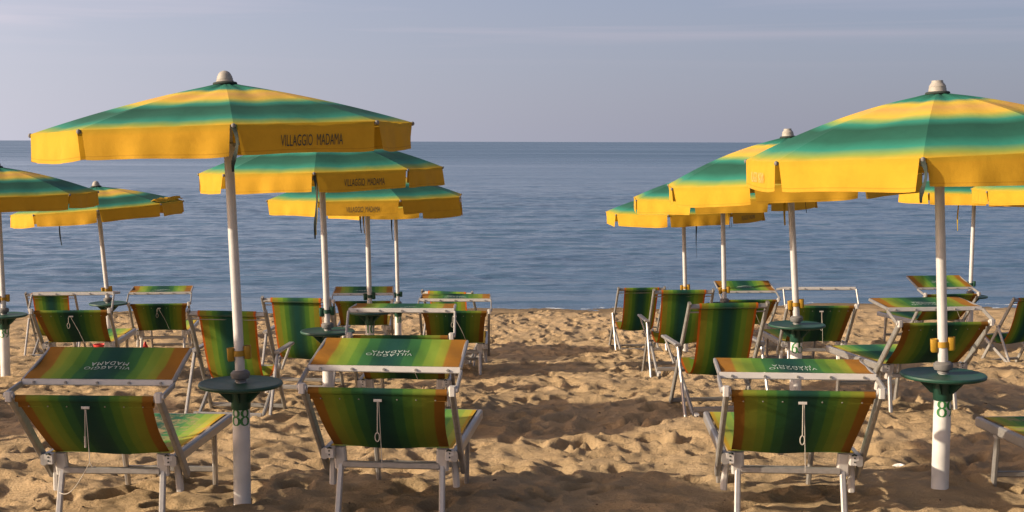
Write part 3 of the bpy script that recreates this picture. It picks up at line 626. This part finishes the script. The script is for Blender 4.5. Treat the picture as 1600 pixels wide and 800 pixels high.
# ------------------------------------------------------------------ deckchairs
def deckchair(key, label, arms=True, seed=0):
    x, y, z, yaw = DECKS[key]; rnd = random.Random(seed+90)
    gz = ground_at(x, y); zo = z-gz; t_ = thing('deckchair', (x, y, gz), yaw, label, 'deckchair', 'striped folding deckchairs')
    V = lambda X_, Y2, Z_: Vector((X_, Y2, Z_+zo)); al = M['alu']; ad_ = M['alu_dull']
    ty, tz, ay, by, bz, bf = -.246, .777, .218, -.266, .316, .242
    A = lambda s, f: V(s*.285, ty+(ay-ty)*f, tz*(1-f))
    for s in (-1, 1):
        MB().bar(A(s, -.03), A(s, 1.12), .022, .036).build('back_rail', ad_, t_)
        MB().bar(V(s*.238, by-.03, -.05), V(s*.238, bf+.02, bz+.012), .022, .034).build('seat_rail', al, t_)
        st = A(s, .414)+Vector((s*.026, 0, 0)); MB().bar(st+Vector((0, 0, .012)), V(s*.313, -.300, -.04), .020, .030).build('prop', al, t_)
        MB().tube([A(s, .414)-Vector((s*.016, 0, 0)), st+Vector((s*.016, 0, 0))], .010, 10).build('pivot', M['grey_rubber'], t_)
        MB().tube([A(s, .655)+Vector((s*.006, 0, 0)), A(s, .655)-Vector((s*.062, 0, 0))], .009, 10).build('pivot', M['grey_rubber'], t_)
        if arms:
            ar = MB().bar(A(s, .414)+Vector((s*.030, -.03, .022)), A(s, .414)+Vector((s*.030, .37, .030)), .044, .020).build('armrest', al, t_)
            MB().bar(A(s, .414)+Vector((s*.030, .33, .02)), V(s*.262, bf-.02, bz-.02), .016, .024).build('arm_support', al, t_)
        MB().bar(V(s*.238, by-.048, .022), V(s*.238, by-.018, -.06), .030, .044).build('foot', M['white_plastic'], t_)
    MB().bar(A(-1, .005)+Vector((.008, -.005, 0)), A(1, .005)+Vector((-.008, -.005, 0)), .036, .022, (0, .4, 1)).build('top_bar', ad_, t_)
    MB().tube([A(-1, .06)+Vector((0, -.008, 0)), A(1, .06)+Vector((0, -.008, 0))], .0055, 8).build('cloth_rod', al, t_)
    MB().bar(A(-1, .97), A(1, .97), .030, .022, (0, 0, 1)).build('front_bar', ad_, t_)
    MB().bar(V(-.25, by-.005, .045), V(.25, by-.005, .045), .036, .022, (0, 0, 1)).build('rear_bar', al, t_)
    MB().bar(V(-.245, bf, bz), V(.245, bf, bz), .026, .026, (0, 0, 1)).build('seat_bar', al, t_)
    # hanging cloth
    P = []; UVs = []; p0 = A(0, .01)+Vector((0, -.006, .016)); p3 = V(0, bf, bz+.016)
    p1 = V(0, -.14+rnd.uniform(-.01, .01), .40); p2 = V(0, -.06, .055)
    for i in range(33):
        f = i/32; q_ = p0*(1-f)**3 + p1*3*f*(1-f)**2 + p2*3*f*f*(1-f) + p3*f**3; row = []; ur = []
        for j in range(19):
            g_ = j/18; u = 2*g_-1; w = .212-.010*math.sin(math.pi*f)
            row.append(q_+Vector((u*w, 0, .022*u*u*math.sin(math.pi*f)+.003*math.sin(9*g_+6*f+seed)))); ur.append((g_, f))
        P.append(row); UVs.append(ur)
    cl_ = MB().grid(P, UVs).build('sling_cloth', M['deck'], t_, 70)
    rows = []; uvr = []
    for i in range(9):
        an = R_(-40+300*i/8); c0 = A(0, .005)+Vector((0, -.005, 0)); rows.append([c0+Vector((-.214+.428*j/10, -.0165*math.cos(an), .024*math.sin(an))) for j in range(11)]); uvr.append([(j/10, 0) for j in range(11)])
    MB().grid(rows, uvr).build('hem', M['deck'], cl_, 70)
    return t_

# ------------------------------------------------------------------ everything in its place
NUMS = {'u88': 'white post painted 88 with green table, beside the lounger with sandy seat', 'u89': 'white post painted 89 carrying a round green table', 'row3_left': 'white post painted 10 with green table, behind the canopied loungers',
        'row4_left': 'white post painted 16 with green table near the water', 'row2_right': 'white post painted 65 with green table, beside the tall deckchair with armrests', 'edge_left': 'white post painted 39 with green table and yellow hook near the red bucket',
        'row2_left': 'white post with green table and green hook beside a tall deckchair', 'row3_right': 'white post with green table behind the row of three deckchairs, middle umbrella', 'row4_right': 'white post with green table hidden behind the row of three deckchairs, seaward umbrella',
        'far_right': 'white post with green table and green hook by the skewed far lounger', 'edge_right': 'white post with green table past the lounger row of post 89',
        'back_left': 'white post with green table by the water, beside the tilted umbrella with a torn flap', 'out_a': 'white post with green table two columns from post 89', 'out_b': 'white post with green table next along from post 88, away from post 89', 'out_c': 'white post with green table in the outermost column'}
for k_, lab in NUMS.items(): table_post(k_, lab, None)
umbrella('u88', 'flat green and yellow umbrella with dark lettering, standing in post 88', (0, 'dark', .52), .30, [(0, 1, .19, 'black')], None, 'round', 1)
umbrella('u89', 'domed green and yellow umbrella with black tie strap, standing in post 89', (6, 'pale', .45), .55, [(0, 1, .18, 'black'), (0, .985, .15, 'black')], None, 'flat', 2)
umbrella('row2_left', 'green and yellow lettered umbrella above the green hook post by the tall deckchair', (0, 'dark', .52), .40, [(0, .97, .44, 'black'), (0, .86, .46, 'valance')], None, 'round', 3)
umbrella('row3_left', 'green and yellow lettered umbrella standing in post 10', (7, 'dark', .55), .40, [(4, .16, .56, 'black'), (4, .05, .58, 'valance')], None, 'round', 4)
umbrella('row4_left', 'green and yellow umbrella standing in post 16, mostly behind the post 10 umbrella', None, .40, [(4, .1, .66, 'black')], None, 'round', 5)
umbrella('row2_right', 'steep green and yellow umbrella standing in post 65', None, .55, [(0, .12, .58, 'valance'), (1, .2, .48, 'black')], None, 'flat', 6)
umbrella('row3_right', 'green and yellow umbrella with faded lettering between post 65 and the water', (6, 'pale', .5), .50, [(1, .12, .54, 'black'), (1, .16, .52, 'black')], None, 'round', 7)
umbrella('row4_right', 'green and yellow umbrella nearest the water in the column of post 65', (1, 'dark', .5), .45, [(1, .24, .74, 'black'), (4, .07, .72, 'red')], None, 'round', 8)
umbrella('far_right', 'green and yellow umbrella with a hanging strap behind the post 89 umbrella', None, .45, [(7, .3, .64, 'valance')], None, 'round', 9)
umbrella('edge_right', 'green and yellow umbrella overlapping the strap umbrella behind post 89', None, .45, (), None, 'round', 10)
umbrella('edge_left', 'green and yellow umbrella standing in post 39', None, .45, (), None, 'round', 11)
umbrella('back_left', 'tilted green and yellow umbrella with one crumpled torn flap', None, .35, [(7, .6, .44, 'black')], 1, 'round', 12)
umbrella('out_a', 'green and yellow umbrella two columns from post 89', None, .45, (), None, 'round', 13)
umbrella('out_b', 'green and yellow umbrella next along from post 88, away from post 89', None, .45, (), None, 'round', 14)
umbrella('out_c', 'green and yellow umbrella in the outermost column', None, .45, (), None, 'round', 15)
lounger('a', 'sun lounger with sand scattered on its striped seat, beside post 88', True, 1, 1)
lounger('b', 'sun lounger with hanging white cord loop between post 88 and the open sand', False, 0, 2)
lounger('c', 'sun lounger with nearly level visor and cord loop, beside post 89', False, 0, 3)
lounger('d', 'sun lounger with its visor tipped level to an edge, beside post 39', False, 2, 4)
lounger('e', 'sun lounger with short bright visor by the water, beside the torn umbrella post', False, 2, 5)
lounger('f', 'sun lounger with high edge-on visor, directly behind the cord loop lounger', False, 2, 6)
lounger('g', 'sun lounger with green visor behind post 10 near the water', False, 2, 7)
lounger('h', 'sun lounger with bright orange-ended visor facing open sand, beside post 16', False, 2, 8)
lounger('i', 'sun lounger with steep bright visor by the water behind the three deckchairs', False, 2, 9)
lounger('j', 'sun lounger with high edge-on visor, directly behind post 65', False, 0, 10)
lounger('k', 'sun lounger with wide bright visor, directly behind post 89', False, 0, 11)
lounger('l', 'sun lounger with steep dark visor by the water, next to the green hook', False, 2, 12)
lounger('m', 'sun lounger with only its foot end reaching past post 89', True, 0, 13)
deckchair('a', 'tall striped deckchair with armrests between post 65 and the open sand', True, 1)
deckchair('b', 'striped deckchair with armrests, middle one of the row of three', True, 2)
deckchair('c', 'striped deckchair without armrests, seaward one of the row of three', False, 3)
deckchair('d', 'striped deckchair turned sideways, its crossed frame showing', False, 4)
deckchair('e', 'tall striped deckchair with armrests directly behind post 88', True, 5)
deckchair('f', 'striped deckchair by the water behind the edge-on visor lounger of post 39', False, 6)
deckchair('g', 'tall striped deckchair beside the post with a green hook', True, 7)
deckchair('h', 'dark striped deckchair by the water behind the orange-ended visor lounger', False, 8)
# a white shell and a scrap of red plastic on the sand
def lump_thing(name, x, y, sx_, sy_, sz_, mat, label, cat, seed):
    rnd = random.Random(seed); mb = MB(); n, mrow = 12, 7; vs = []
    for i in range(mrow+1):
        ph = math.pi*i/mrow
        for k in range(n):
            a = 2*math.pi*k/n; q = 1+.28*math.sin(3*a+seed+2*ph)+rnd.uniform(-.14, .14)
            vs.append((sx_*q*math.sin(ph)*math.cos(a), sy_*q*math.sin(ph)*math.sin(a), sz_*(1+math.cos(ph))*(1+.2*math.sin(2*a+seed))-.01))
    mb.add(vs, [(i*n+k, (i+1)*n+k, (i+1)*n+(k+1) % n, i*n+(k+1) % n) for i in range(mrow) for k in range(n)])
    o_ = mb.build(name, mat, None, 30); o_.location = (x, y, ground_at(x, y)); o_['label'] = label; o_['category'] = cat
lump_thing('sea_shell', 2.24, 7.62, .036, .024, .016, M['shell'], 'small white shell lying on the sand near post 89', 'shell', 3)
lump_thing('plastic_scrap', -4.46, 16.2, .035, .03, .07, M['red'], 'scrap of red plastic on the sand between the bucket and the waterside lounger', 'litter', 5)
bk_ = thing('toy_bucket', (-4.92, 15.9, ground_at(-4.92, 15.9)), 0, 'red toy bucket on the sand behind the level-visor lounger', 'bucket')
MB().lathe([(.0, -.01), (.052, -.01), (.072, .135), (.078, .138), (.078, .146), (.070, .146), (.050, .004), (.0, .004)], 24).build('bucket_body', M['red'], bk_)
MB().tube([(.074*math.cos(q), .02*math.sin(q)-.072, .132-.05*math.sin(q)) for q in [math.pi*k/10 for k in range(11)]], .003, 6).build('bucket_handle', M['white_plastic'], bk_)

# bits of dry weed, twig and grit lying on the sand: too small to count
mb = MB(); rnd = random.Random(4)
for k in range(420):
    x, y = rnd.uniform(-7, 7), 4.8+rnd.random()**1.6*13; z = ground_at(x, y)+.002; a = rnd.uniform(0, 6.28); ln = rnd.uniform(.004, .022); r_ = rnd.uniform(.0018, .0045)
    mb.bar((x, y, z), (x+ln*math.cos(a), y+ln*math.sin(a), z+rnd.uniform(-.002, .004)), r_*2, r_*1.6, (0, 0, 1))
gr = mb.build('beach_debris', simple('dry_weed', (.07, .045, .025), .9, 0, .4, 0, 3), None, 0); gr['kind'] = 'stuff'; gr['label'] = 'tiny bits of dry weed and grit strewn on the sand'; gr['category'] = 'debris'
